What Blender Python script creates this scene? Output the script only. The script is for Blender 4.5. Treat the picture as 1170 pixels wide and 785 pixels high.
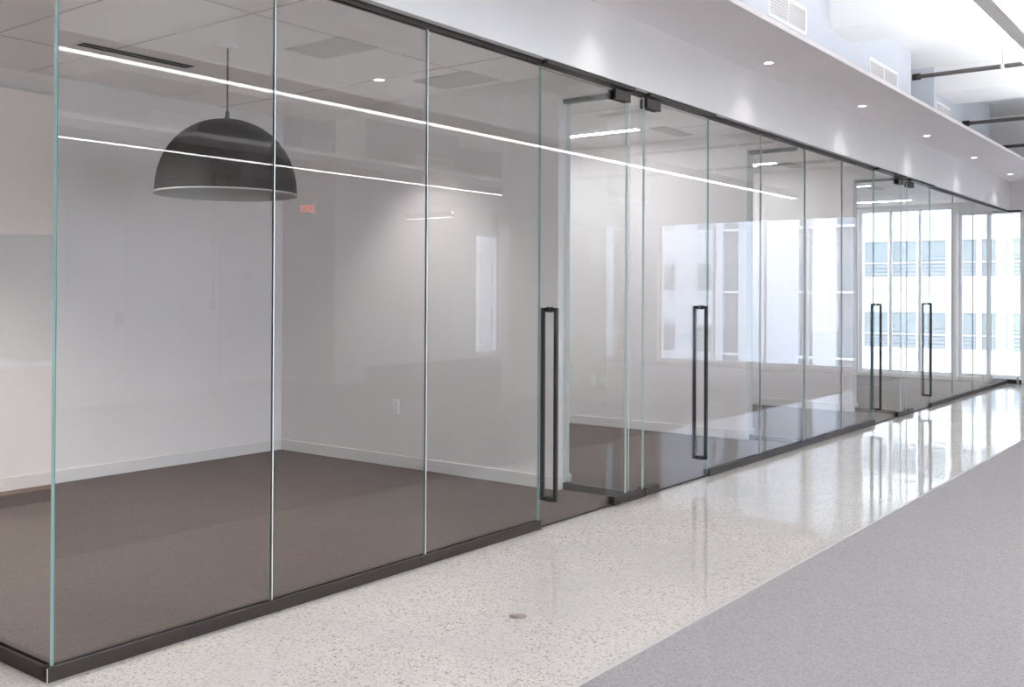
import bpy, math, random
from mathutils import Matrix, Vector
random.seed(7)
for o in list(bpy.data.objects): bpy.data.objects.remove(o)
scene = bpy.context.scene
COL = scene.collection

# ------------------------------------------------------------------ camera
W, H = 1170, 785
FPX = 1146.5
yaw, pitch, roll = [math.radians(a) for a in (37.402, 0.381, 0.261)]
Fw = Vector((-math.sin(yaw)*math.cos(pitch), math.cos(yaw)*math.cos(pitch), math.sin(pitch)))
r0 = Vector((math.cos(yaw), math.sin(yaw), 0)); u0 = r0.cross(Fw)
Rt = r0*math.cos(roll) + u0*math.sin(roll); Up = -r0*math.sin(roll) + u0*math.cos(roll)
cam_d = bpy.data.cameras.new('camera'); cam = bpy.data.objects.new('camera', cam_d); COL.objects.link(cam)
cam_d.sensor_width = 36; cam_d.sensor_fit = 'HORIZONTAL'; cam_d.lens = FPX/W*36
cam_d.shift_y = -63.2/W; cam_d.clip_end = 500
m = Matrix.Identity(4)
for i in range(3):
    m[i][0] = Rt[i]; m[i][1] = Up[i]; m[i][2] = -Fw[i]
m[0][3], m[1][3], m[2][3] = 3.53, 0.0, 1.40
cam.matrix_world = m
scene.camera = cam

# ------------------------------------------------------------------ view, world, exposure
vs = scene.view_settings
scene.display_settings.display_device = 'sRGB'
vs.view_transform = 'Standard'; vs.look = 'None'; vs.gamma = 1; vs.use_curve_mapping = False
vs.exposure = 0.40
cy = scene.cycles
cy.max_bounces = 12; cy.diffuse_bounces = 6; cy.glossy_bounces = 6; cy.transparent_max_bounces = 40
cy.transmission_bounces = 6; cy.caustics_reflective = False; cy.caustics_refractive = False
cy.sample_clamp_indirect = 6.0
world = bpy.data.worlds.new('overcast_sky'); scene.world = world; world.use_nodes = True
bg = world.node_tree.nodes['Background']
bg.inputs[0].default_value = (0.82, 0.90, 1.0, 1); bg.inputs[1].default_value = 5.5

LINE_DOWN, LINE_UP = 11.0, 165.0     # linear pendants, radiance of lower and upper diffusers
ROOM_LINE = 50.0
SPOT_W = 4.0                       # soffit downlights
ROOM_W = 105.0

# ------------------------------------------------------------------ materials
def new_mat(name):
    mt = bpy.data.materials.new(name); mt.use_nodes = True
    nt = mt.node_tree; return mt, nt, nt.nodes, nt.links
def principled(name, col, rough=0.5, metal=0.0, spec=0.5, bump=None, var=None, coat=0.0):
    mt, nt, N, L = new_mat(name)
    b = N['Principled BSDF']
    b.inputs['Base Color'].default_value = (*col, 1); b.inputs['Roughness'].default_value = rough
    b.inputs['Metallic'].default_value = metal; b.inputs['Specular IOR Level'].default_value = spec
    b.inputs['Coat Weight'].default_value = coat
    tc = N.new('ShaderNodeTexCoord')
    if var:
        sc, amt = var
        n = N.new('ShaderNodeTexNoise'); n.inputs['Scale'].default_value = sc; n.inputs['Detail'].default_value = 4
        L.new(tc.outputs['Object'], n.inputs['Vector'])
        r = N.new('ShaderNodeMapRange'); r.inputs[1].default_value = .3; r.inputs[2].default_value = .7
        r.inputs[3].default_value = 1-amt; r.inputs[4].default_value = 1+amt
        L.new(n.outputs['Fac'], r.inputs[0])
        mx = N.new('ShaderNodeVectorMath'); mx.operation = 'SCALE'
        mx.inputs[0].default_value = col; L.new(r.outputs[0], mx.inputs['Scale'])
        L.new(mx.outputs[0], b.inputs['Base Color'])
    if bump:
        sc, st, dist = bump
        n = N.new('ShaderNodeTexNoise'); n.inputs['Scale'].default_value = sc; n.inputs['Detail'].default_value = 3
        L.new(tc.outputs['Object'], n.inputs['Vector'])
        bp = N.new('ShaderNodeBump'); bp.inputs['Strength'].default_value = st; bp.inputs['Distance'].default_value = dist
        L.new(n.outputs['Fac'], bp.inputs['Height']); L.new(bp.outputs[0], b.inputs['Normal'])
    return mt
def emit(name, col, s):
    mt, nt, N, L = new_mat(name)
    N.remove(N['Principled BSDF']); e = N.new('ShaderNodeEmission')
    e.inputs[0].default_value = (*col, 1); e.inputs[1].default_value = s
    L.new(e.outputs[0], N['Material Output'].inputs[0]); return mt

M = {}
M['wall'] = principled('painted_drywall', (.80, .785, .775), .65, var=(3, .012), bump=(180, .04, .002))
M['wall_room'] = principled('painted_room_drywall', (.79, .742, .733), .6, var=(2, .012), bump=(180, .04, .002))
M['ceil'] = principled('painted_ceiling', (.84, .83, .82), .8, var=(2, .01))
M['soffit'] = principled('painted_soffit', (.92, .875, .87), .7, var=(2, .01))
M['ceil_room'] = principled('room_ceiling_panels', (.93, .885, .87), .8, var=(2, .01))
M['trim'] = principled('semi_gloss_trim', (.84, .82, .81), .35)
M['bronze'] = principled('dark_bronze_metal', (.020, .014, .012), .5, metal=.3, var=(30, .08))
M['black'] = principled('black_metal', (.022, .021, .022), .42, metal=.2, var=(30, .1))
M['alu'] = principled('grey_metal', (.42, .41, .41), .4, metal=.5)
M['fixture'] = principled('taupe_fixture_body', (.13, .112, .108), .5)
M['alu_trim'] = principled('carpet_edge_trim', (.50, .48, .48), .5)
M['bulkhead'] = principled('daylight_tinted_bulkhead', (.53, .555, .60), .65, var=(3, .01))  # cool daylight cast on the upper bulkhead, put into its base colour
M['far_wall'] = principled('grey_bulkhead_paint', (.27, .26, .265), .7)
M['white_metal'] = principled('white_metal', (.80, .80, .80), .4)
M['cream'] = principled('aluminium_frame_paint', (.85, .87, .90), .4)
M['shade_out'] = principled('charcoal_shade', (.03, .026, .025), .75, var=(6, .05))
M['shade_in'] = principled('pale_shade_lining', (.50, .48, .47), .7)
M['plastic'] = principled('white_plastic', (.84, .83, .82), .35)
M['dark'] = principled('dark_slot', (.03, .028, .028), .7)
M['silicone'] = principled('clear_silicone', (.72, .76, .75), .3)
M['tile'] = principled('grey_ceiling_tile', (.60, .565, .55), .9, var=(60, .03))
M['laminate'] = principled('warm_laminate', (.66, .45, .33), .45, var=(4, .03))
M['counter'] = principled('stone_counter', (.74, .70, .67), .3, var=(20, .03))
M['red'] = principled('red_enamel', (.5, .06, .05), .4)
M['street'] = principled('pale_concrete_street', (.42, .42, .43), .9, var=(.5, .1))
M['pale_stone'] = principled('pale_stone_facade', (.80, .81, .82), .85, var=(.6, .05))
M['facade_glass'] = principled('facade_window_glass', (.17, .205, .235), .25, var=(.35, .25))
M['facade_blind'] = principled('facade_window_blind', (.21, .25, .27), .8, var=(1.5, .1))
M['limestone'] = principled('grey_limestone', (.52, .53, .56), .9, var=(1.2, .08))

def stripes():
    mt = principled('striped_window_blind', (.17, .20, .23), .4)
    nt = mt.node_tree; N, L = nt.nodes, nt.links; b = N['Principled BSDF']
    tc = N.new('ShaderNodeTexCoord'); w = N.new('ShaderNodeTexWave'); w.bands_direction = 'Z'; w.inputs['Scale'].default_value = 1.6
    L.new(tc.outputs['Object'], w.inputs['Vector'])
    c = N.new('ShaderNodeValToRGB'); c.color_ramp.elements[0].position = .3; c.color_ramp.elements[1].position = .7
    c.color_ramp.elements[0].color = (.13, .155, .18, 1); c.color_ramp.elements[1].color = (.24, .275, .31, 1)
    L.new(w.outputs['Color'], c.inputs[0]); L.new(c.outputs[0], b.inputs['Base Color']); return mt
M['facade_louver'] = stripes()
def carpet(name, c1, c2, big=.05):
    mt, nt, N, L = new_mat(name); b = N['Principled BSDF']
    b.inputs['Roughness'].default_value = .95; b.inputs['Specular IOR Level'].default_value = .15
    tc = N.new('ShaderNodeTexCoord')
    n = N.new('ShaderNodeTexNoise'); n.inputs['Scale'].default_value = 110; n.inputs['Detail'].default_value = 5
    n.inputs['Roughness'].default_value = .75
    L.new(tc.outputs['Object'], n.inputs['Vector'])
    cr = N.new('ShaderNodeValToRGB'); cr.color_ramp.elements[0].position = .34; cr.color_ramp.elements[1].position = .66
    cr.color_ramp.elements[0].color = (*c1, 1); cr.color_ramp.elements[1].color = (*c2, 1)
    L.new(n.outputs['Fac'], cr.inputs[0])
    n2 = N.new('ShaderNodeTexNoise'); n2.inputs['Scale'].default_value = .9; n2.inputs['Detail'].default_value = 3
    L.new(tc.outputs['Object'], n2.inputs['Vector'])
    r = N.new('ShaderNodeMapRange'); r.inputs[1].default_value = .3; r.inputs[2].default_value = .7
    r.inputs[3].default_value = 1-big; r.inputs[4].default_value = 1+big; L.new(n2.outputs['Fac'], r.inputs[0])
    s = N.new('ShaderNodeVectorMath'); s.operation = 'SCALE'
    L.new(cr.outputs[0], s.inputs[0]); L.new(r.outputs[0], s.inputs['Scale']); L.new(s.outputs[0], b.inputs['Base Color'])
    bp = N.new('ShaderNodeBump'); bp.inputs['Strength'].default_value = .5; bp.inputs['Distance'].default_value = .004
    L.new(n.outputs['Fac'], bp.inputs['Height']); L.new(bp.outputs[0], b.inputs['Normal'])
    return mt
M['carpet_grey'] = carpet('grey_loop_carpet', (.187, .173, .180), (.340, .315, .326), .02)
M['carpet_brown'] = carpet('brown_loop_carpet', (.084, .063, .058), (.150, .117, .107), .07)

def concrete():
    mt, nt, N, L = new_mat('polished_aggregate_concrete'); b = N['Principled BSDF']
    tc = N.new('ShaderNodeTexCoord')
    def noise(sc, det=4, ro=.6):
        n = N.new('ShaderNodeTexNoise'); n.inputs['Scale'].default_value = sc
        n.inputs['Detail'].default_value = det; n.inputs['Roughness'].default_value = ro
        L.new(tc.outputs['Object'], n.inputs['Vector']); return n
    # speckles: aggregate grains cut by the grinder
    v = N.new('ShaderNodeTexVoronoi'); v.inputs['Scale'].default_value = 140; v.inputs['Randomness'].default_value = 1
    wob = noise(30, 3); sep = N.new('ShaderNodeVectorMath'); sep.operation = 'MULTIPLY_ADD'
    L.new(wob.outputs['Color'], sep.inputs[0]); sep.inputs[1].default_value = (.03, .03, .03)
    L.new(tc.outputs['Object'], sep.inputs[2]); L.new(sep.outputs[0], v.inputs['Vector'])
    val = N.new('ShaderNodeSeparateColor'); L.new(v.outputs['Color'], val.inputs[0])
    grain = N.new('ShaderNodeValToRGB'); e = grain.color_ramp.elements
    e[0].position = 0; e[0].color = (.26, .20, .16, 1); e[1].position = 1; e[1].color = (.72, .69, .655, 1)
    for p, c in ((.10, (.40, .33, .28, 1)), (.2, (.57, .52, .47, 1)), (.34, (.66, .62, .575, 1)), (.8, (.69, .655, .62, 1))):
        k = e.new(p); k.color = c
    L.new(val.outputs[0], grain.inputs[0])
    paste = (.62, .59, .555, 1)
    zone = noise(1.6, 5, .65)
    zr = N.new('ShaderNodeMapRange'); zr.inputs[1].default_value = .38; zr.inputs[2].default_value = .62
    zr.inputs[3].default_value = .35; zr.inputs[4].default_value = 1.0; L.new(zone.outputs['Fac'], zr.inputs[0])
    mx = N.new('ShaderNodeMix'); mx.data_type = 'RGBA'; mx.inputs[6].default_value = paste
    L.new(zr.outputs[0], mx.inputs[0]); L.new(grain.outputs[0], mx.inputs[7])
    tone = noise(.8, 4, .6)
    tr = N.new('ShaderNodeMapRange'); tr.inputs[1].default_value = .3; tr.inputs[2].default_value = .7
    tr.inputs[3].default_value = .83; tr.inputs[4].default_value = .95; L.new(tone.outputs['Fac'], tr.inputs[0])
    s = N.new('ShaderNodeVectorMath'); s.operation = 'SCALE'
    L.new(mx.outputs[2], s.inputs[0]); L.new(tr.outputs[0], s.inputs['Scale'])
    # hairline cracks
    cv = N.new('ShaderNodeTexVoronoi'); cv.feature = 'DISTANCE_TO_EDGE'; cv.inputs['Scale'].default_value = .55
    w2 = noise(2.5, 4); a2 = N.new('ShaderNodeVectorMath'); a2.operation = 'MULTIPLY_ADD'
    L.new(w2.outputs['Color'], a2.inputs[0]); a2.inputs[1].default_value = (.35, .35, .35)
    L.new(tc.outputs['Object'], a2.inputs[2]); L.new(a2.outputs[0], cv.inputs['Vector'])
    ck = N.new('ShaderNodeMapRange'); ck.inputs[1].default_value = 0; ck.inputs[2].default_value = .0022
    ck.inputs[3].default_value = .80; ck.inputs[4].default_value = 1; L.new(cv.outputs['Distance'], ck.inputs[0])
    s2 = N.new('ShaderNodeVectorMath'); s2.operation = 'SCALE'
    L.new(s.outputs[0], s2.inputs[0]); L.new(ck.outputs[0], s2.inputs['Scale'])
    L.new(s2.outputs[0], b.inputs['Base Color'])
    b.inputs['Roughness'].default_value = .10
    rr = N.new('ShaderNodeMapRange'); rr.inputs[1].default_value = .3; rr.inputs[2].default_value = .7
    rr.inputs[3].default_value = .02; rr.inputs[4].default_value = .09; L.new(zone.outputs['Fac'], rr.inputs[0])
    L.new(rr.outputs[0], b.inputs['Roughness'])
    b.inputs['Specular IOR Level'].default_value = .22
    wv = noise(3.2, 2, .5)
    bp = N.new('ShaderNodeBump'); bp.inputs['Strength'].default_value = .30; bp.inputs['Distance'].default_value = .006
    L.new(wv.outputs['Fac'], bp.inputs['Height']); L.new(bp.outputs[0], b.inputs['Normal'])
    return mt
M['concrete'] = concrete()

def glass(name, tint):
    """thin clear glass: see-through with Fresnel mirror reflection on each face"""
    mt, nt, N, L = new_mat(name); N.remove(N['Principled BSDF'])
    lw = N.new('ShaderNodeLayerWeight'); lw.inputs[0].default_value = .5
    p = N.new('ShaderNodeMath'); p.operation = 'POWER'; L.new(lw.outputs['Facing'], p.inputs[0]); p.inputs[1].default_value = 5
    a = N.new('ShaderNodeMath'); a.operation = 'MULTIPLY_ADD'; L.new(p.outputs[0], a.inputs[0])
    a.inputs[1].default_value = .955; a.inputs[2].default_value = .045
    t = N.new('ShaderNodeBsdfTransparent'); t.inputs[0].default_value = (*tint, 1)
    g = N.new('ShaderNodeBsdfGlossy'); g.inputs['Roughness'].default_value = 0.0; g.inputs['Color'].default_value = (1, 1, 1, 1)
    mix = N.new('ShaderNodeMixShader'); L.new(a.outputs[0], mix.inputs[0]); L.new(t.outputs[0], mix.inputs[1]); L.new(g.outputs[0], mix.inputs[2])
    L.new(mix.outputs[0], N['Material Output'].inputs[0]); return mt
M['glass'] = glass('clear_partition_glass', (.955, .965, .962))
M['win_glass'] = glass('window_glass', (.985, .99, .995))
def edge_mat():
    mt, nt, N, L = new_mat('green_glass_edge'); b = N['Principled BSDF']
    b.inputs['Base Color'].default_value = (.20, .34, .315, 1); b.inputs['Roughness'].default_value = .12
    b.inputs['Specular IOR Level'].default_value = .9
    t = N.new('ShaderNodeBsdfTranslucent'); t.inputs[0].default_value = (.45, .66, .62, 1)
    mix = N.new('ShaderNodeMixShader'); mix.inputs[0].default_value = .35
    L.new(b.outputs[0], mix.inputs[1]); L.new(t.outputs[0], mix.inputs[2]); L.new(mix.outputs[0], N['Material Output'].inputs[0])
    return mt
M['edge'] = edge_mat()
M['edge_pale'] = principled('pale_joint_edge', (.62, .72, .70), .3)
def brick(name, c1, c2, mort):
    mt, nt, N, L = new_mat(name); b = N['Principled BSDF']; b.inputs['Roughness'].default_value = .9
    tc = N.new('ShaderNodeTexCoord'); mp = N.new('ShaderNodeMapping'); mp.inputs['Rotation'].default_value = (math.pi/2, 0, 0)
    L.new(tc.outputs['Object'], mp.inputs['Vector'])
    k = N.new('ShaderNodeTexBrick'); L.new(mp.outputs[0], k.inputs['Vector'])
    k.inputs['Color1'].default_value = (*c1, 1); k.inputs['Color2'].default_value = (*c2, 1); k.inputs['Mortar'].default_value = (*mort, 1)
    k.inputs['Scale'].default_value = 1; k.inputs['Brick Width'].default_value = .6; k.inputs['Row Height'].default_value = .2
    k.inputs['Mortar Size'].default_value = .02
    L.new(k.outputs[0], b.inputs['Base Color']); return mt
M['brick'] = brick('pale_brick', (.47, .50, .57), (.54, .575, .645), (.62, .65, .71))
M['brick_dark'] = brick('grey_brick', (.20, .20, .22), (.28, .28, .30), (.36, .36, .38))
M['line_down'] = emit('light_diffuser', (1, .985, .97), LINE_DOWN)
M['line_up_far'] = emit('far_uplight_diffuser', (.93, .97, 1.0), 380.0)
M['line_up'] = emit('light_uplight_diffuser', (.93, .97, 1.0), LINE_UP)
M['room_line'] = emit('ceiling_light_diffuser', (.93, .965, 1), ROOM_LINE)
M['lens'] = emit('downlight_lens', (1, .98, .96), 9)
M['exit_red'] = emit('exit_letters', (1, .16, .08), 6)

# ------------------------------------------------------------------ builders
class MB:
    def __init__(s): s.v = []; s.f = []; s.mi = []; s.sm = []
    def box(s, a, b, mi=0, faces=None):
        x0, y0, z0 = [min(p, q) for p, q in zip(a, b)]; x1, y1, z1 = [max(p, q) for p, q in zip(a, b)]
        n = len(s.v)
        s.v += [(x0,y0,z0),(x1,y0,z0),(x1,y1,z0),(x0,y1,z0),(x0,y0,z1),(x1,y0,z1),(x1,y1,z1),(x0,y1,z1)]
        fs = [(0,3,2,1),(4,5,6,7),(0,1,5,4),(2,3,7,6),(1,2,6,5),(3,0,4,7)]  # -z +z -y +y +x -x
        for i, f in enumerate(fs):
            s.f.append(tuple(n+k for k in f)); s.mi.append(faces[i] if faces else mi); s.sm.append(False)
        return s
    def tube(s, p, q, r, n=12, mi=0, r2=None, cap=True):
        p = Vector(p); q = Vector(q); d = (q-p).normalized()
        a = d.orthogonal().normalized(); b = d.cross(a); r2 = r if r2 is None else r2; k0 = len(s.v)
        for c, rr in ((p, r), (q, r2)):
            for i in range(n):
                t = 2*math.pi*i/n; s.v.append(tuple(c + a*rr*math.cos(t) + b*rr*math.sin(t)))
        for i in range(n):
            j = (i+1) % n; s.f.append((k0+i, k0+j, k0+n+j, k0+n+i)); s.mi.append(mi); s.sm.append(True)
        if cap:
            s.f.append(tuple(k0+i for i in reversed(range(n)))); s.f.append(tuple(k0+n+i for i in range(n)))
            s.mi += [mi, mi]; s.sm += [False, False]
        return s
    def lathe(s, c, prof, n=48, mi=0, closed=False):
        k0 = len(s.v); m_ = len(prof)
        for r, z in prof:
            for i in range(n):
                t = 2*math.pi*i/n; s.v.append((c[0]+r*math.cos(t), c[1]+r*math.sin(t), c[2]+z))
        rng = range(m_) if closed else range(m_-1)
        for j in rng:
            jj = (j+1) % m_
            for i in range(n):
                ii = (i+1) % n
                s.f.append((k0+j*n+i, k0+j*n+ii, k0+jj*n+ii, k0+jj*n+i)); s.mi.append(mi); s.sm.append(True)
        return s
    def quad(s, *pts, mi=0):
        k = len(s.v); s.v += [tuple(p) for p in pts]; s.f.append(tuple(range(k, k+len(pts)))); s.mi.append(mi); s.sm.append(False); return s
    def build(s, name, mats, parent=None, bevel=0, origin=None):
        me = bpy.data.meshes.new(name)
        org = Vector(origin) if origin is not None else Vector((0, 0, 0))
        if parent is not None: org = parent['_o'] and Vector(parent['_o'])
        me.from_pydata([tuple(Vector(v)-org) for v in s.v], [], s.f)
        if not isinstance(mats, (list, tuple)): mats = [mats]
        for mm in mats: me.materials.append(mm)
        for p, i, sm in zip(me.polygons, s.mi, s.sm): p.material_index = i; p.use_smooth = sm
        me.update()
        o = bpy.data.objects.new(name, me); COL.objects.link(o)
        if parent is not None: o.parent = parent
        else: o.location = org
        o['_o'] = tuple(org)
        if bevel:
            md = o.modifiers.new('bevel', 'BEVEL'); md.width = bevel; md.segments = 2; md.limit_method = 'ANGLE'
        return o
def box(name, a, b, mat, parent=None, bevel=0, origin=None):
    return MB().box(a, b).build(name, mat, parent, bevel, origin)
def thing(name, loc, label, cat, group=None):
    o = bpy.data.objects.new(name, None); COL.objects.link(o); o.location = loc; o['_o'] = tuple(loc)
    o.empty_display_size = .1
    return tag(o, label, cat, group)
def tag(o, label, cat, group=None):
    o['label'] = label; o['category'] = cat
    if group: o['group'] = group
    return o
def struct(o): o['kind'] = 'structure'; return o

# ------------------------------------------------------------------ dimensions
YC, YE = 1.88, 17.9          # glass corner, end of the floor
XB = -3.58                   # back wall of rooms
ZC = 2.98                    # room ceiling
ZH, ZS = 2.81, 3.265         # header underside, soffit underside
ZT = 4.36                    # open ceiling
XR = 10.5
GP = (5.905, 6.055), (9.10, 9.25), (12.155, 12.305)   # partitions
YN = -6.0

# ------------------------------------------------------------------ floors
struct(MB().box((XB-.2, YN, -.25), (1.53, YE+.0, 0)).build('floor', M['concrete']))
struct(box('floor', (1.545, YN, -.25), (XR+.2, YE, .004), M['carpet_grey']))
struct(box('floor', (XB, YC+.02, .0005), (-.026, YE-.02, .006), M['carpet_brown']))
struct(box('trim_1', (1.53, YN, -.25), (1.545, YE, .006), M['alu_trim']))

# ------------------------------------------------------------------ walls
struct(box('wall_back', (XB-.2, YN, 0), (XB, YE+.2, ZT), M['wall_room']))
struct(box('wall_near', (XB-.2, YN-.2, -.25), (XR+.2, YN, ZT+.3), M['wall']))
# partitions between the rooms
for i, (a, b) in enumerate(GP):
    mb = MB().box((XB, a, 0), (-.57, b, ZC))
    struct(mb.build('wall_partition', M['wall_room']))
    struct(box('wall_partition_header', (-.57, a, ZH), (-.10, b, ZC), M['wall_room']))
# header above the glass, along the corridor and around its near and far returns
struct(MB().box((-.10, YC-.07, ZH), (.07, YE+.0, ZS)).build('wall_header', M['wall']))
struct(MB().box((XB, YC-.07, ZH), (-.10, YC+.10, ZS)).build('wall_header', M['wall_room']))
# room ceiling
struct(MB().box((XB, YC+.10, ZC), (-.10, YE, ZC+.04)).build('ceiling', M['ceil_room']))
struct(MB().box((XB, YN, ZH), (-.10, YC-.07, ZH+.05)).build('ceiling', M['wall_room']))
# soffit and upper bulkhead
struct(MB().box((.07, YN, ZS), (.77, YE, ZS+.035)).build('ceiling_soffit', M['soffit']))
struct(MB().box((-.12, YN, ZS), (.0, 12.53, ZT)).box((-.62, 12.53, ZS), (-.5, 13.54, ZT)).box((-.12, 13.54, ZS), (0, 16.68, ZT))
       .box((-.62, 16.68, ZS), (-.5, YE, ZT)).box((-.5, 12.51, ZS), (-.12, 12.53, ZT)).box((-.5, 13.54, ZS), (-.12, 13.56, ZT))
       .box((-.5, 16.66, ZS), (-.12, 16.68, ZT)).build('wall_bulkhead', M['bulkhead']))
struct(box('ceiling', (XB-.2, YN, ZT), (XR+.2, YE+.2, ZT+.2), M['ceil']))
mb = MB()
for y in (1.85, 5.80, 9.75, 13.60):
    mb.box((-.12 if y < 13 else 0, y, 4.03), (XR, y+.66 + (.3 if y > 13 else 0), ZT))
for x in (3.9, 7.3): mb.box((x, YN, 4.10), (x+.3, YE, ZT))
struct(mb.build('ceiling_beams', M['ceil']))

# grid of joints in the room ceiling
mb = MB()
for x in (-1.06, -2.70): mb.box((x-.005, YC+.1, ZC-.003), (x+.005, 5.905, ZC+.001))
for y in (2.94, 3.59, 5.25): mb.box((XB, y-.005, ZC-.003), (-.1, y+.005, ZC+.001))
for y0, y1 in ((6.055, 9.1), (9.25, 12.155), (12.305, YE)):
    for k in range(1, int((y1-y0)/1.2)+1): mb.box((XB, y0+k*1.2-.003, ZC-.003), (-.1, y0+k*1.2+.003, ZC+.001))
struct(mb.build('trim_2', M['tile']))

# baseboards
M['base'] = principled('baseboard_paint', (.72, .685, .675), .4)
def base(side, a, b): struct(box('baseboard_'+side, a, b, M['base'], bevel=.003))
ys = [YC+.05, GP[0][0], GP[0][1], GP[1][0], GP[1][1], GP[2][0], GP[2][1], YE]
for i in range(0, 8, 2): base('back', (XB, ys[i], .006), (XB+.014, ys[i+1], .10))
for a, b in GP:
    base('partition', (XB+.014, a-.014, .006), (-.556, a, .10)); base('partition', (XB+.014, b, .006), (-.556, b+.014, .10))
    base('partition', (-.57, a, .006), (-.556, b, .10))

# right hand side of the open office (seen mirrored in the glass)
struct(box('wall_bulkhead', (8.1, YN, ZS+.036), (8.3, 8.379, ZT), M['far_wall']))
struct(MB().box((8.1, 5.4, 0), (8.3, 8.38, ZS)).box((8.1, YN, 0), (8.3, 5.4, .10)).box((8.1, YN, 3.1), (8.3, 5.4, ZS)).box((8.1, YN, .1), (8.3, YN+.4, 3.1)).box((8.3, 8.18, 0), (9.75, 8.38, ZT)).box((9.55, 8.38, 0), (9.75, 10.6, ZT)).build('wall_right', M['wall']))  # near stretch left open for the added, unseen window row
struct(box('wall_pier', (8.0, 10.6, 0), (XR+.2, 11.24, ZT), M['wall']))
struct(MB().box((XR, 11.24, 0), (XR+.2, YE, .10)).box((XR, 11.24, 2.75), (XR+.2, YE, ZT)).box((XR, 11.24, .1), (XR+.2, 17.05, 2.75)).build('wall_window_side', M['wall']))
struct(box('wall_column', (4.48, 10.44, 0), (4.62, 12.8, ZT), M['wall']))
struct(MB().box((6.7, YN, ZS), (8.1, 8.38, ZS+.035)).box((6.7, YN, ZS+.035), (6.73, 8.38, ZS+.06)).box((6.7, 8.38, ZS), (XR, YE, ZS+.035)).box((6.7, 8.38, ZS+.035), (6.73, YE, ZS+.06)).build('ceiling_soffit', M['soffit']))
base('right', (8.086, YN, .004), (8.1, 8.38, .10)); base('right', (9.536, 8.38, .004), (9.55, 9.62, .10))
base('column', (4.466, 10.44, .004), (4.48, 12.8, .10)); base('pier', (7.986, 10.6, .004), (8.0, 11.24, .10))

# end wall: solid right of the corridor end, windows further right
struct(MB().box((.23, YE, -.25), (2.45, YE+.25, ZT)).box((6.45, YE, -.25), (7.5, YE+.25, ZT)).box((10.2, YE, -.25), (XR+.2, YE+.25, ZT)).box((2.45, YE, -.25), (6.45, YE+.25, .09)).box((7.5, YE, -.25), (10.2, YE+.25, .09))
       .box((2.45, YE, 3.17), (6.45, YE+.25, ZT)).box((7.5, YE, 3.17), (10.2, YE+.25, ZT)).box((XB-.2, YE, -.25), (.23, YE+.25, .07)).box((XB-.2, YE, 2.93), (-.82, YE+.25, ZT))
       .box((-.82, YE, 2.82), (.23, YE+.25, ZT)).box((-.825, YE-.06, .006), (-.755, YE+.25, 2.93)).box((XB-.2, YE, .07), (-2.42, YE+.25, 2.93)).build('wall_end', M['wall']))

def window(n, x0, x1, z0, z1, mull, axis='x', c=YE+.12, t=.05):
    """frame, mullions and one pane per light"""
    f = MB()
    def B(a0, a1, zz0, zz1, d0, d1, mb, **k):
        if axis == 'x': mb.box((a0, d0, zz0), (a1, d1, zz1), **k)
        else: mb.box((d0, a0, zz0), (d1, a1, zz1), **k)
    B(x0, x1, z0, z0+t, c-.04, c+.04, f); B(x0, x1, z1-t, z1, c-.04, c+.04, f)
    B(x0, x0+t, z0+t, z1-t, c-.04, c+.04, f); B(x1-t, x1, z0+t, z1-t, c-.04, c+.04, f)
    o = bpy.data.objects.new('window_%d' % n, None); COL.objects.link(o)
    loc = (x0, c, z0) if axis == 'x' else (c, x0, z0)
    o.location = loc; o['_o'] = tuple(loc); struct(o)
    f.build('window_frame', M['cream'], o)
    edges = [x0+t] + [v for mm in mull for v in (mm-.022, mm+.022)] + [x1-t]
    for mm in mull:
        k = MB(); B(mm-.022, mm+.022, z0+t, z1-t, c-.035, c+.035, k); k.build('mullion', M['cream'], o)
    for a, b in zip(edges[::2], edges[1::2]):
        k = MB(); B(a, b, z0+t, z1-t, c-.003, c+.003, k); k.build('pane', M['win_glass'], o)
    return o
window(1, -2.42, -.825, .07, 2.93, (-1.88, -1.39))
w2 = window(2, -.755, .23, .07, 2.82, (-.30,))
window(3, 2.45, 6.45, .09, 3.17, (3.40, 4.20, 5.25))
window(4, 17.05, YE, .10, 2.75, (), 'y', XR+.1)
window(6, YN+.4, 5.4, .10, 3.1, (-3.8, -2.0, -.2, 1.6, 3.4), 'y', 8.2)  # unseen window row added to bring daylight to header, soffit and rooms
window(5, 7.5, 10.2, .09, 3.17, (8.4, 9.3))  # added behind the column, unseen, to throw daylight on the side wall
# low rail in front of the end window
t = thing('floor_rail', (-.33, YE-.14, .006), 'low pale metal rail with dark end feet below the far end window', 'rail')
MB().box((-.33, YE-.16, .075), (.20, YE-.12, .10)).build('rail', M['cream'], t)
for x in (-.33, .18): MB().box((x, YE-.165, .006), (x+.025, YE-.115, .115)).build('foot', M['alu'], t)

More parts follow.
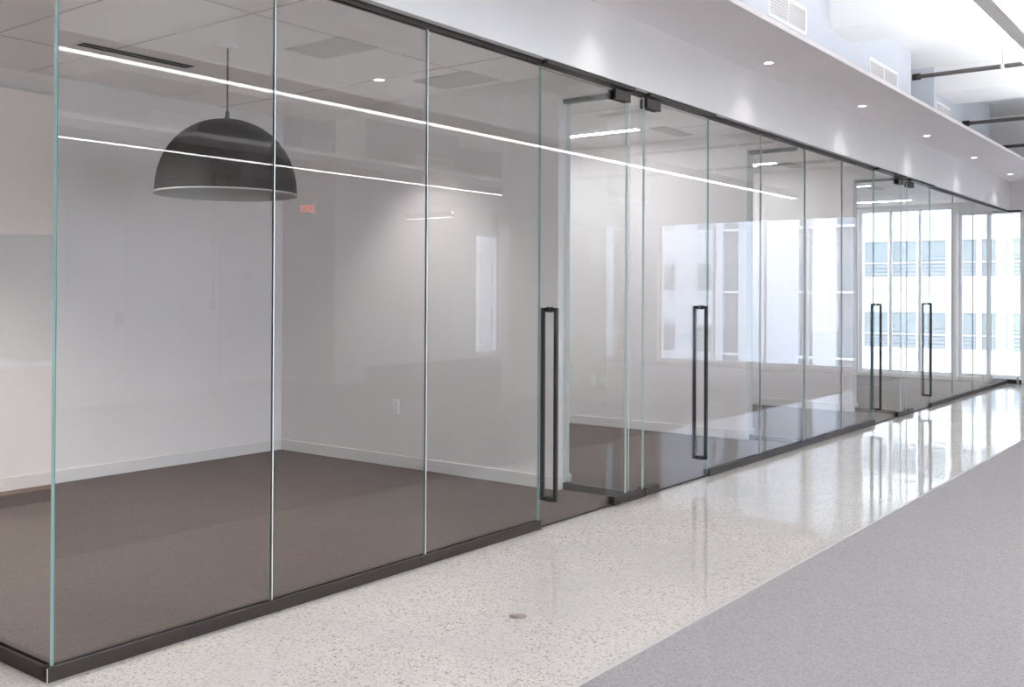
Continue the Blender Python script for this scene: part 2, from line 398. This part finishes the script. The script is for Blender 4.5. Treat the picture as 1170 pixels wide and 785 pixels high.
# ------------------------------------------------------------------ glass front
def pane_mb(x0, x1, y0, y1, z0, z1, axis='y', ends=(1, 1)):
    # faces -z +z -y +y +x -x ; 0 glass 1 edge
    fc = [1, 1, *ends, 0, 0] if axis == 'y' else [1, 1, 0, 0, *ends]
    return MB().box((x0, y0, z0), (x1, y1, z1), faces=fc)
GM = [M['glass'], M['edge'], M['edge_pale']]
G = 'fixed panes of the corridor glass wall'
TH = .006
ZB, ZG = .018, 2.795
def fixed_panel(y0, y1, label, joint=True, ends=(1, 1)):
    t = thing('glass_screen', (0, y0, 0), label, 'glass panel', G)
    pane_mb(-TH, TH, y0+.003, y1-.003, ZB, ZG, 'y', ends).build('glass_pane', GM, t)
    if joint: MB().box((-TH+.001, y1-.003, .05), (TH-.001, y1+.003, ZG-.01)).build('silicone_joint', M['silicone'], t)
    return t
def channel(y0, y1, where):
    t = thing('floor_channel', (0, y0, 0), 'dark bronze floor channel holding the glass '+where, 'glazing channel', 'floor channels of the glass wall')
    MB().box((.0065, y0, 0), (.025, y1, .052)).build('front_rail', M['bronze'], t, bevel=.0015)
    MB().box((-.025, y0, .0), (-.0065, y1, .052)).box((-.0065, y0, 0), (.0065, y1, .016)).build('rear_rail', M['bronze'], t, bevel=.0015)
def head(y0, y1, where):
    o = MB().box((-.022, y0, ZG-.012), (-.0065, y1, ZH)).box((.0065, y0, ZG-.012), (.022, y1, ZH)).box((-.0065, y0, ZG+.001), (.0065, y1, ZH)).build('head_channel', M['bronze'], origin=(0, y0, ZG))
    tag(o, 'thin dark head channel above the glass '+where, 'glazing channel', 'head channels of the glass wall')

panels = [(1.88, 2.88, 'first large glass pane beside the near glass corner'),
          (2.88, 3.88, 'second large glass pane, in front of the black dome pendant'),
          (3.88, 4.885, 'third large glass pane, between the pendant and the nearest door pull'),
          (5.895, 6.125, 'narrow fixed glass strip between the two nearest glass doors'),
          (7.12, 8.12, 'glass pane just right of the second glass door'),
          (8.12, 9.13, 'glass pane left of the glass fin of the second partition'),
          (9.13, 10.13, 'glass pane just beyond the glass fin of the second partition'),
          (10.13, 11.13, 'glass pane just left of the third glass door'),
          (12.135, 12.365, 'narrow fixed glass strip between the two far glass doors'),
          (13.35, 14.48, 'first glass pane right of the farthest door'),
          (14.48, 15.62, 'second glass pane right of the farthest door'),
          (15.62, 16.76, 'glass pane one before the far end of the glass wall'),
          (16.76, 17.88, 'last glass pane at the far end of the glass wall')]
for i, (a, b, l) in enumerate(panels):
    fixed_panel(a + (.006 if i == 0 else 0), b, l, joint=i in (0, 1, 4, 5, 6, 9, 10, 11),
                ends=((1, 2), (2, 2), (2, 1), (2, 2), (1, 2), (2, 2), (2, 2), (2, 1), (2, 2), (1, 2), (2, 2), (2, 2), (2, 2))[i])
for a, b, w in ((1.88, 4.885, 'along the first three panes'), (5.895, 6.125, 'between the two nearest doors'), (7.12, 11.13, 'between the second and third doors'),
                (12.135, 12.365, 'between the two far doors'), (13.35, 17.875, 'at the far end of the glass wall')):
    channel(a - (.025 if a < 2 else 0), b, w); head(a, b, w)
# near return (runs left from the corner) and far return
t = thing('glass_screen', (0, YC, 0), 'glass pane running left from the near corner of the glass wall', 'glass panel')
pane_mb(-1.8, .006, YC-TH, YC+TH, ZB, ZG, 'x').build('glass_pane', GM, t)
t = thing('glass_screen', (-1.8, YC, 0), 'farther left glass pane of the near side return', 'glass panel')
pane_mb(XB+.03, -1.804, YC-TH, YC+TH, ZB, ZG, 'x').build('glass_pane', GM, t)
t = thing('floor_channel', (0, YC, 0), 'dark bronze floor channel running left from the near corner', 'glazing channel', 'floor channels of the glass wall')
MB().box((XB, YC-.025, 0), (-.0255, YC-.0065, .052)).build('front_rail', M['bronze'], t, bevel=.0015)
MB().box((XB, YC+.0065, 0), (-.026, YC+.025, .052)).box((XB, YC-.0065, 0), (-.026, YC+.0065, .016)).build('rear_rail', M['bronze'], t, bevel=.0015)
MB().box((.0242, YC-.0262, 0), (.0262, YC-.0242, .052)).build('mitre_joint', M['silicone'], t)
o = MB().box((XB, YC-.022, ZG-.012), (.022, YC-.0065, ZH)).box((XB, YC+.0065, ZG-.012), (-.023, YC+.022, ZH)).build('head_channel', M['bronze'], origin=(0, YC, ZG))
tag(o, 'thin dark head channel above the near left return glass', 'glazing channel')
o = MB().box((.006, YE-.06, 0), (.225, YE-.03, .065)).build('floor_channel', M['black'], origin=(.1, YE-.05, 0), bevel=.002)
tag(o, 'short black floor channel at the far end of the corridor', 'glazing channel')
o = MB().box((.006, YE-.055, ZG-.012), (.225, YE-.03, ZH)).build('head_channel', M['bronze'], origin=(.1, YE-.05, ZG))
tag(o, 'short dark head channel above the far end of the corridor', 'glazing channel')
t = thing('glass_screen', (.1, YE-.045, 0), 'narrow glass return closing the far end of the corridor', 'glass panel')
pane_mb(.012, .225, YE-.051, YE-.039, .065, ZG-.012, 'x', (2, 2)).build('glass_pane', GM, t)
struct(box('wall_header', (.07, YE-.08, ZH), (XR, YE, ZS), M['wall']))

# glass fins between partition ends and the front glass
for (a, b), w in zip(GP, ('nearest', 'second', 'third')):
    c = (a+b)/2
    t = thing('glass_fin', (-.3, c, 0), 'clear glass fin joining the %s partition wall to the glass front' % w, 'glass panel', 'glass fins at the partition ends')
    pane_mb(-.553, -.028, c-TH, c+TH, .05, ZG-.01, 'x', (2, 2)).build('glass_pane', GM, t)
    MB().box((-.555, c-.025, .0062), (-.027, c+.025, .055)).build('floor_channel', M['bronze'], t, bevel=.0015)
    MB().box((-.57, c-.025, ZG-.015), (-.10, c+.025, ZH)).build('head_channel', M['bronze'], t)

# glass doors
def glass_door(y0, y1, pull_y, hinge_hi, label):
    t = thing('glass_door', (0, (y1 if hinge_hi else y0), 0), label, 'glass door', 'frameless glass doors of the corridor')
    pane_mb(-TH, TH, y0+.004, y1-.004, .012, ZG-.03, 'y', (1, 2) if hinge_hi else (2, 1)).build('glass_pane', GM, t)
    hy0, hy1 = (y1-.19, y1+.004) if hinge_hi else (y0-.004, y0+.19)
    for z0, z1, n in ((.006, .062, 'bottom_hinge'), (ZG-.085, ZG-.02, 'top_hinge')):
        h = MB().box((.0062, hy0, z0), (.030, hy1, z1)).box((-.030, hy0, z0), (-.0062, hy1, z1)).build(n, M['bronze'], t, bevel=.0015)
        MB().tube((.03, (hy0+hy1)/2, (z0+z1)/2), (.0312, (hy0+hy1)/2, (z0+z1)/2), .006).build('screw', M['black'], h)
    s = .0112
    p = MB()
    for sx in (-1, 1):
        p.box((sx*.049-s, pull_y-s, .148), (sx*.049+s, pull_y+s, 1.322))
        for z in (.148, 1.30): p.box((sx*.008, pull_y-s*.7, z), (sx*.049-sx*s, pull_y+s*.7, z+.022))
    pl = p.build('pull_handle', M['black'], t, bevel=.0012)
    b = MB()
    for z in (.159, 1.311):
        b.tube((-.020, pull_y, z), (-.0062, pull_y, z), .017).tube((.0062, pull_y, z), (.020, pull_y, z), .017)
    b.build('standoff', M['black'], pl)
    MB().box((-.008, y0+.004, .003), (.008, y1-.004, .014)).build('threshold_shadow_strip', M['bronze'], t)  # dark strip standing in for the shadowed gap and threshold below the leaf
    # head stop bar above the leaf
    o = MB().box((-.022, y0-.01, ZG-.008), (.060, y1+.02, ZH)).build('door_head_bar', M['bronze'], origin=(0, y0, ZG), bevel=.0015)
    return t, o
dd = [(4.885, 5.895, 4.995, True, 'nearest glass door, black pull at its left edge', 'nearest'),
      (6.125, 7.12, 6.998, False, 'second glass door from the left, black pull at its right edge', 'second'),
      (11.13, 12.135, 11.23, True, 'third glass door, black pull at its left edge, bright windows behind', 'third'),
      (12.365, 13.35, 13.235, False, 'farthest glass door, black pull at its right edge', 'farthest')]
for y0, y1, py, hh, l, w in dd:
    t, o = glass_door(y0, y1, py, hh, l)
    tag(o, 'dark bronze head bar above the %s glass door' % w, 'door head', 'head bars above the glass doors')

# ------------------------------------------------------------------ lamps in the ceiling
def spot(parent, loc, watts, ang=100, blend=.75, col=(1, .975, .955), size=.03):
    l = bpy.data.lights.new('downlight_lamp', 'SPOT'); l.energy = watts; l.spot_size = math.radians(ang); l.spot_blend = blend
    l.color = col; l.shadow_soft_size = size
    o = bpy.data.objects.new('lamp', l); COL.objects.link(o); o.parent = parent
    o.location = Vector(loc) - Vector(parent['_o']); return o
def downlight(x, y, z, label, watts, group, r=.037, ang=118):
    t = thing('recessed_downlight', (x, y, z), label, 'downlight', group)
    MB().lathe((x, y, z), [(r+.016, 0), (r+.016, -.004), (r+.012, -.006), (r, -.004), (r, 0)], 32).build('trim_ring', M['white_metal'], t)
    MB().tube((x, y, z-.0035), (x, y, z-.002), r, 28).build('lens', M['lens'], t)
    spot(t, (x, y, z-.02), watts, ang)
names = ['x', 'in the soffit before the near glass corner', 'in the soffit above the first glass panes', 'in the soffit over the nearest glass door',
         'nearest visible round downlight in the white soffit', 'second visible downlight in the soffit, after the smoke detector',
         'third visible downlight in the soffit', 'fourth visible downlight in the soffit', 'farthest small downlight at the soffit end']
for i, nm in enumerate(names):
    y = 7.60 + (i-4)*2.265
    if i == 0: continue
    downlight(.29, y, ZS, nm if i > 3 else 'round downlight '+nm, SPOT_W, 'soffit downlights', .034, 100)
downlight(-1.73, 5.26, ZC, 'round white downlight in the ceiling right of the dome pendant', ROOM_W*.6, 'room downlights', ang=96)
for (x, y, l) in ((-1.73, 2.50, 'added unseen round downlight in the room ceiling near the glass corner'),):  # out of view, added to brighten the first room
    downlight(x, y, ZC, l, ROOM_W*2.3, 'room downlights')
for (x, y, l) in ((-2.4, .3, 'warm downlight in front of the pantry cabinets'), (-2.4, -1.8, 'warm downlight at the far end of the pantry')):
    downlight(x, y, ZH, l, ROOM_W*.22, 'pantry downlights')
# round detectors
for x, y, z, l in ((.262, 9.10, ZS, 'small white sprinkler cover disc between soffit downlights'), (-.64, 3.88, ZC, 'white round detector disc in the room ceiling above the second pane')):
    o = MB().lathe((x, y, z), [(0.0, -.012), (.03, -.012), (.045, -.008), (.05, 0)], 28).build('ceiling_disc', M['plastic'], origin=(x, y, z))
    tag(o, l, 'ceiling disc')
# ceiling return tiles
for (x0, x1, y0, y1, l) in ((-1.56, -1.04, 4.23, 4.56, 'grey rectangular ceiling register above the second pane'), (-1.55, -1.02, 5.42, 5.78, 'grey rectangular ceiling register near the nearest partition'),
                        (-1.19, -1.02, 8.30, 8.86, 'grey slot register in the second room ceiling'), (-1.23, -1.06, 11.33, 11.9, 'grey slot register in the third room ceiling'),
                        (-1.23, -1.06, 14.45, 15.0, 'grey slot register in the end room ceiling')):
    t = thing('ceiling_register', (x0, y0, ZC), l, 'air vent', 'ceiling registers in the rooms')
    MB().box((x0, y0, ZC-.006), (x1, y1, ZC)).build('face_plate', M['tile'], t)
    mb = MB(); e = .012
    mb.box((x0, y0, ZC-.008), (x0+e, y1, ZC-.006)).box((x1-e, y0, ZC-.008), (x1, y1, ZC-.006)).box((x0+e, y0, ZC-.008), (x1-e, y0+e, ZC-.006)).box((x0+e, y1-e, ZC-.008), (x1-e, y1, ZC-.006))
    mb.build('frame', M['tile'], t)
t = thing('slot_diffuser', (-2.55, 3.4, ZC), 'long black slot diffuser in the ceiling left of the dome pendant', 'air vent')
MB().box((-2.56, 3.35, ZC-.004), (-2.43, 4.20, ZC)).build('frame', M['white_metal'], t)
for i in range(2): MB().box((-2.545+i*.055, 3.37, ZC-.0055), (-2.50+i*.055, 4.18, ZC-.004)).build('slot', M['dark'], t)
# linear lights across the room ceilings
for x0, x1, y, l in ((-3.0, -1.30, 8.27, 'second'), (-3.0, -1.21, 11.32, 'third'), (-3.0, -1.10, 14.43, 'end'), (-3.0, -1.24, 16.95, 'far end of the end'),
        (-3.0, -1.5, 6.9, 'second, added on the hidden side of the'), (-3.0, -1.5, 10.05, 'third, added on the hidden side of the'), (-3.0, -1.5, 13.1, 'end, added on the hidden near side of the')):  # last three are unseen fixtures added to brighten these rooms
    t = thing('recessed_linear_light', (x1, y, ZC), 'thin bright linear light in the ceiling of the %s room' % l, 'ceiling light', 'linear lights in the room ceilings')
    MB().box((x0-.01, y-.045, ZC-.006), (x1+.01, y+.045, ZC)).build('frame', M['white_metal'], t)
    MB().box((x0, y-.035, ZC-.009), (x1, y+.035, ZC-.006)).build('diffuser', M['room_line'], t)

# suspended linear lights
def linear(x0, y0, y1, label, axis='y', hang=ZT, up='line_up'):
    w = .075; z0, z1 = 2.87, 2.955
    def C(a, b, z, q, e=0): return ((x0+e, a, z), (x0+w-e, b, q)) if axis == 'y' else ((a, x0+e, z), (b, x0+w-e, q))
    loc = C(y0, y1, z0, z1)[0]
    t = thing('linear_pendant_light', loc, label, 'ceiling light', 'suspended linear lights')
    hb = MB().box(*C(y0, y1, z0+.002, z1))
    if axis == 'y': hb.box((x0, y0, z1), (x0+.004, y1, z1+.015)).box((x0+w-.004, y0, z1), (x0+w, y1, z1+.015))
    else: hb.box((y0, x0, z1), (y1, x0+.004, z1+.015)).box((y0, x0+w-.004, z1), (y1, x0+w, z1+.015))
    hb.build('housing', M['fixture'], t)
    MB().box(*C(y0+.01, y1-.01, z0-.002, z0+.002, .006)).build('lower_diffuser', M['line_down'], t)
    MB().box(*C(y0+.01, y1-.01, z1, z1+.003, .008)).build('upper_diffuser', M[up], t)
    n = max(2, int((y1-y0)/2.4)+1)
    for k in range(n):
        yy = y0 + .15 + (y1-y0-.3)*k/(n-1)
        p = (x0+w/2, yy) if axis == 'y' else (yy, x0+w/2)
        MB().tube((*p, z1), (*p, hang), .0015, 6).build('cable', M['alu'], t)
linear(2.25, -1.2, 14.62, 'long linear pendant light above the corridor carpet, top right of the picture')
linear(5.56, -1.2, 14.2, 'second long linear pendant farther right in the open office, mirrored in the glass', up='line_up_far')
linear(14.36, 8.9, 10.1, 'short linear pendant near the side windows, mirrored in the glass', 'x', ZS)

# ------------------------------------------------------------------ dome pendant
PX, PY, PZ, PR, PH = -1.77, 3.95, 2.03, .435, .475
t = thing('dome_pendant_lamp', (PX, PY, ZC), 'large charcoal dome pendant lamp hanging behind the second glass pane', 'pendant lamp')
prof = []
for k in range(25):
    a = math.radians(90*k/24); prof.append((PR*math.sin(a)**.97 if k else .012, PZ + PH*(math.cos(a)**.92)))
prof[0] = (.012, PZ+PH)
sh = MB().lathe((PX, PY, 0), prof, 96).build('shade', M['shade_out'], t)
inn = [(max(r-.010, .010), z-.010 if z > PZ+.01 else z) for r, z in prof]
lin = MB().lathe((PX, PY, 0), list(reversed(inn)), 96).build('lining', M['shade_in'], sh)
MB().lathe((PX, PY, PZ), [(PR-.012, 0), (PR-.012, -.006), (PR+.006, -.006), (PR+.006, .003), (PR-.002, .004)], 96).build('rim', M['shade_in'], sh)
MB().tube((PX, PY, PZ+PH-.01), (PX, PY, PZ+PH+.05), .018, 20, r2=.010).build('cord_grip', M['black'], t)
MB().tube((PX, PY, PZ+PH+.05), (PX, PY, ZC-.02), .0045, 10).build('cord', M['black'], t)
MB().lathe((PX, PY, ZC), [(0, -.025), (.05, -.025), (.062, -.02), (.065, 0)], 40).build('canopy', M['plastic'], t)
sk = MB().tube((PX, PY, PZ+PH-.12), (PX, PY, PZ+PH-.012), .022, 20).build('socket', M['black'], t)
MB().lathe((PX, PY, PZ+PH-.12), [(.0, -.11), (.025, -.10), (.045, -.07), (.045, -.05), (.02, 0)], 24).build('bulb', M['plastic'], t)

# ------------------------------------------------------------------ outlets and thermostat plates
def outlet(x, y, z, nrm, label, group=None):
    t = thing('wall_outlet', (x, y, z), label, 'outlet', group)
    MB().box((x-.036, y, z-.058), (x+.036, y-.006, z+.058)).build('cover_plate', M['plastic'], t, bevel=.0015)
    for dz in (-.024, .024):
        s_ = MB().box((x-.017, y-.006, z+dz-.014), (x+.017, y-.0085, z+dz+.014)).build('socket', M['plastic'], t, bevel=.001)
        MB().box((x-.008, y-.0085, z+dz-.005), (x-.006, y-.0088, z+dz+.006)).box((x+.006, y-.0085, z+dz-.005), (x+.008, y-.0088, z+dz+.006)).build('slots', M['dark'], s_)
outlet(-2.165, GP[0][0], .487, None, 'white wall outlet on the nearest partition, in the pendant room')
outlet(-2.335, GP[1][0], .49, None, 'left white outlet of the pair on the second partition', 'pair of outlets on the second partition')
outlet(-2.185, GP[1][0], .49, None, 'right white outlet of the pair on the second partition', 'pair of outlets on the second partition')

# ------------------------------------------------------------------ air grilles on the bulkheads
def grille(y0, y1, z0, z1, x, d, label):
    t = thing('air_grille', (x, y0, z0), label, 'air vent', 'white air grilles on the bulkheads')
    e = .03; X = x + d*.012
    MB().box((x, y0, z0), (X, y1, z0+e)).box((x, y0, z1-e), (X, y1, z1)).box((x, y0, z0+e), (X, y0+e, z1-e)).box((x, y1-e, z0+e), (X, y1, z1-e)).box((x, (y0+y1)/2-.012, z0+e), (X, (y0+y1)/2+.012, z1-e)).build('frame', M['white_metal'], t)
    MB().box((x, y0+e, z0+e), (x+d*.002, y1-e, z1-e)).build('back', M['tile'], t)
    mb = MB(); n = 7; zz0, zz1 = z0+e, z1-e
    for k in range(n):
        c = zz0 + (zz1-zz0)*(k+.5)/n
        for a, b in ((y0+e, (y0+y1)/2-.012), ((y0+y1)/2+.012, y1-e)):
            mb.quad((x+d*.002, a, c+.010), (x+d*.002, b, c+.010), (x+d*.011, b, c-.004), (x+d*.011, a, c-.004))
    mb.build('louvers', M['white_metal'], t)
grille(8.25, 9.13, 3.84, 4.10, 0, 1, 'nearest white air grille above the soffit edge')
grille(10.95, 11.97, 3.80, 4.00, 0, 1, 'second air grille above the soffit, on the box with the vertical corner')
grille(13.62, 14.31, 3.72, 3.94, 0, 1, 'small far air grille above the third downlight')
grille(16.85, 17.4, 3.72, 3.94, -.5, 1, 'farthest grille in the shaded recess above the soffit')
grille(7.45, 8.18, 3.60, 3.78, 8.1, -1, 'nearest air grille on the far right bulkhead, mirrored in the first pane')
grille(5.0, 5.8, 3.60, 3.78, 8.1, -1, 'air grille on the far right bulkhead nearer the viewer')
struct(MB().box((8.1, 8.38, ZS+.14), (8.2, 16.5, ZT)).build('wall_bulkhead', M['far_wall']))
grille(10.0, 11.0, 3.60, 3.78, 8.1, -1, 'middle air grille on the far right bulkhead, mirrored in the second pane')
grille(12.5, 13.5, 3.60, 3.78, 8.1, -1, 'far air grille on the far right bulkhead, mirrored in the third pane')

# ------------------------------------------------------------------ sprinkler pipes
for y, z, x0, x1, l in ((12.60, 4.06, .0, 6.6, 'nearest dark pipe crossing under the bright ceiling'), (15.02, 3.83, .0, 6.6, 'second dark pipe crossing above the soffit'), (17.7, 3.83, -.5, 6.6, 'farthest dark pipe in the shaded bay'),
                        (7.78, 4.0, 6.3, 8.1, 'short pipe stub on the far right bulkhead, mirrored in the first pane')):
    t = thing('sprinkler_pipe', (x0, y, z), l, 'pipe', 'sprinkler pipes under the ceiling')
    MB().tube((x0, y, z), (x1, y, z), .026, 16).build('pipe', M['fixture'], t)
    MB().tube((x0, y, z), (x0+.09, y, z), .040, 16).build('end_fitting', M['bronze'], t)
    xc = x0+1.9-.5*(x0 > 6); MB().tube((xc, y, z), (xc+.09, y, z), .035, 16).build('coupling', M['bronze'], t)
    for dx in (1.0, 3.4, 5.6):
        if x0+dx < x1:
            h = MB().tube((x0+dx, y, z+.028), (x0+dx, y, ZT if not 3.85 < x0+dx < 4.2 else 4.1), .004, 8).build('hanger_rod', M['alu'], t)
            MB().tube((x0+dx-.02, y, z), (x0+dx+.02, y, z), .032, 16).build('hanger_clamp', M['white_metal'], h)

# ------------------------------------------------------------------ pantry cabinets on the back wall (mirrored in the near return)
ct = MB().box((XB+.002, -3.3, .91), (-2.95, 1.5, .95)).build('countertop', M['counter'], origin=(XB, 0, .91), bevel=.003)
tag(box('backsplash', (XB+.0005, -3.3, .951), (XB+.012, 1.5, 1.799), principled('taupe_backsplash', (.40, .32, .27), .4)), 'taupe backsplash between the pantry counter and wall cabinets', 'backsplash')
tag(ct, 'pale stone countertop along the pantry wall', 'countertop')
for k in range(8):
    y0 = -3.3 + k*.6; y1 = y0+.6
    w = ['first', 'second', 'third', 'fourth', 'fifth', 'sixth', 'seventh', 'eighth'][7-k]
    t = thing('base_cabinet', (XB, y0, 0), 'warm laminate base cabinet, %s from the glass return' % w, 'cabinet', 'pantry base cabinets')
    MB().box((XB+.002, y0, .09), (-3.0, y1, .91)).build('body', M['laminate'], t)
    MB().box((XB+.002, y0, 0), (-3.06, y1, .09)).build('toe_kick', M['bronze'], t)
    d = MB().box((-3.0, y0+.002, .095), (-2.98, y1-.002, .905)).build('door', M['laminate'], t, bevel=.001)
    t = thing('wall_cabinet', (XB, y0, 1.8), 'warm laminate wall cabinet, %s from the glass return' % w, 'cabinet', 'pantry wall cabinets')
    MB().box((XB+.002, y0, 1.8), (-3.25, y1, 2.77)).build('body', M['laminate'], t)
    MB().box((-3.25, y0+.002, 1.80), (-3.23, y1-.002, 2.765)).build('door', M['laminate'], t, bevel=.001)

# ------------------------------------------------------------------ things on the far right side (mirrored)
t = thing('wall_panel', (8.1, 6.36, .1), 'large white two leaf access panel on the far right wall', 'access panel')
for y0, y1 in ((6.36, 7.12), (7.13, 7.9)): MB().box((8.06, y0, .12), (8.086, y1, 2.9)).build('leaf', M['trim'], t, bevel=.002)
MB().box((8.086, 6.34, .10), (8.1, 7.92, 2.92)).build('frame', M['tile'], t)
MB().box((8.05, 6.97, 1.0), (8.06, 7.08, 1.16)).build('lock_plate', M['alu'], t)
d = bpy.data.objects.new('door_1', None); COL.objects.link(d); d.location = (9.55, 9.7, 0); d['_o'] = (9.55, 9.7, 0); struct(d)
MB().box((9.51, 9.62, .004), (9.55, 9.70, 2.22)).box((9.51, 10.52, .004), (9.55, 10.6, 2.22)).box((9.51, 9.70, 2.14), (9.55, 10.52, 2.22)).build('door_frame', M['white_metal'], d)
lf = MB().box((9.52, 9.705, .012), (9.548, 10.515, 2.135)).build('door_leaf', M['trim'], d)
MB().tube((9.52, 9.78, 1.0), (9.46, 9.78, 1.0), .01).tube((9.46, 9.77, 1.0), (9.46, 9.90, 1.0), .009).build('door_handle', M['alu'], lf)
MB().box((9.515, 9.98, 1.62), (9.52, 10.24, 1.74)).build('door_plate', M['alu'], lf)
t = thing('alarm_pull_station', (9.55, 9.5, 1.2), 'small red alarm box with a thin conduit beside the far white door', 'alarm box')
MB().box((9.51, 9.46, 1.15), (9.55, 9.54, 1.29)).build('housing', M['red'], t, bevel=.003)
MB().tube((9.535, 9.5, 1.29), (9.535, 9.5, ZS-.001), .010, 10).build('conduit', M['alu'], t)
t = thing('exit_sign', (8.6, 10.6, 2.8), 'lit red EXIT sign on the white pier, mirrored in the second pane', 'sign')
MB().box((8.42, 10.55, 2.62), (8.78, 10.6, 2.84)).build('housing', M['plastic'], t, bevel=.003)
cu = bpy.data.curves.new('exit_text', 'FONT'); cu.body = 'EXIT'; cu.size = .17; cu.extrude = .002; cu.align_x = 'CENTER'; cu.align_y = 'CENTER'
tmp = bpy.data.objects.new('tmp', cu); COL.objects.link(tmp)
me = bpy.data.meshes.new_from_object(tmp.evaluated_get(bpy.context.evaluated_depsgraph_get())); bpy.data.objects.remove(tmp)
me.materials.clear(); me.materials.append(M['exit_red'])
o = bpy.data.objects.new('letters', me); COL.objects.link(o); o.parent = t
o.location = (0, -.052, -.07); o.rotation_euler = (math.pi/2, 0, 0)

# ------------------------------------------------------------------ floor plug
o = MB().lathe((.894, 3.50, 0), [(0, .0012), (.036, .0012), (.040, 0)], 32).build('floor_plug', principled('patched_concrete', (.22, .18, .155), .35, var=(60, .3)), origin=(.894, 3.5, 0))
tag(o, 'small round brown patched plug in the polished concrete floor', 'floor plug')

# ------------------------------------------------------------------ outside
struct(box('ground', (-60, YE+1.0, -14.2), (90, 90, -14), M['street']))
struct(box('ground', (XR+1.0, -30, -14.2), (90, YE+1.0, -14), M['street']))
YF = 54.0
t = thing('office_building', (-8, YF, -14), 'office block across the street with white bands and ribbon windows, outside the end windows', 'building')
xs0, bay, nb = -21.43, 1.45, 18
PER = 3.70; z0w = 2.45          # a window band spans z0w .. z0w+1.84
mb = MB().box((xs0, YF+.35, -14), (xs0+bay*nb, YF+12, 17))
mb.build('core', M['pale_stone'], t)
lv = [z0w + PER*k for k in range(-2, 3)]
for z in lv:
    MB().box((xs0, YF, z-1.86), (xs0+bay*nb, YF+.35, z)).build('spandrel', M['pale_stone'], t)
for z in lv:
    for i in range(nb):
        a = xs0+i*bay
        wn = MB().box((a+.11, YF+.08, z), (a+bay-.11, YF+.34, z+1.84)).build('window', M['facade_louver'], t)
        MB().box((a+.14, YF+.06, z+.80+(.25 if (i*7+int(z)) % 3 == 0 else 0)), (a+bay-.14, YF+.079, z+1.80)).build('blind', M['facade_blind'], wn)
        MB().box((a+.11, YF+.03, z+.68), (a+bay-.11, YF+.079, z+.74)).build('transom', M['pale_stone'], wn)
for i in range(nb+1):
    a = xs0+i*bay
    MB().box((a-.11, YF-.03, -14), (a+.11, YF+.345, 17)).build('pier', M['pale_stone'], t)
XBk = xs0+bay*nb+1.2
t = thing('brick_building', (20, YF, -14), 'pale brick building across the street, mirrored faintly in the glass wall', 'building')
cols = [(14.4, 15.6, 1), (16.9, 17.7, 1), (21.3, 22.3, 1), (23.0, 23.9, 0), (25.4, 26.3, 0)]
mb = MB(); last = XBk
for a, b, k in cols + [(34, 34, 0)]:
    mb.box((last, YF, -14), (a, YF+10, 18)); last = b
mb.build('wall', M['brick'], t)
for a, b, k in cols:
    mb = MB()
    MB().box((a, YF+(.4 if k else .02), -14), (b, YF+10, 18)).build('infill', M['brick_dark'] if k else M['brick'], t)
    for z in (-5.55, -1.95, 1.65, 5.25):
        wn = MB().box((a, YF+(.25 if k else -.02), z-.55+.6), (b, YF+(.39 if k else .01), z+1.65)).build('window', M['facade_glass'], t)
        MB().box((a-.05, YF-.08, z-.09), (b+.05, YF+.2, z+.03)).build('sill', M['pale_stone'], wn)
t = thing('stone_building', (30, 44, -14), 'grey stone building beyond the side windows, mirrored in the third pane', 'building')
MB().box((30, 41, -14), (42, 52, 14)).build('wall', M['limestone'], t)
for z in (-3.1, -.65, 1.95, 4.5):
    MB().box((29.8, 41, z+1.75), (30, 52, z+1.95)).build('cornice', M['limestone'], t)
    for y in [42.0+k*1.15 for k in range(8)]:
        MB().box((29.93, y, z), (29.99, y+.5, z+1.4)).build('window', M['facade_glass'], t)

for o in bpy.data.objects:
    if '_o' in o.keys(): del o['_o']
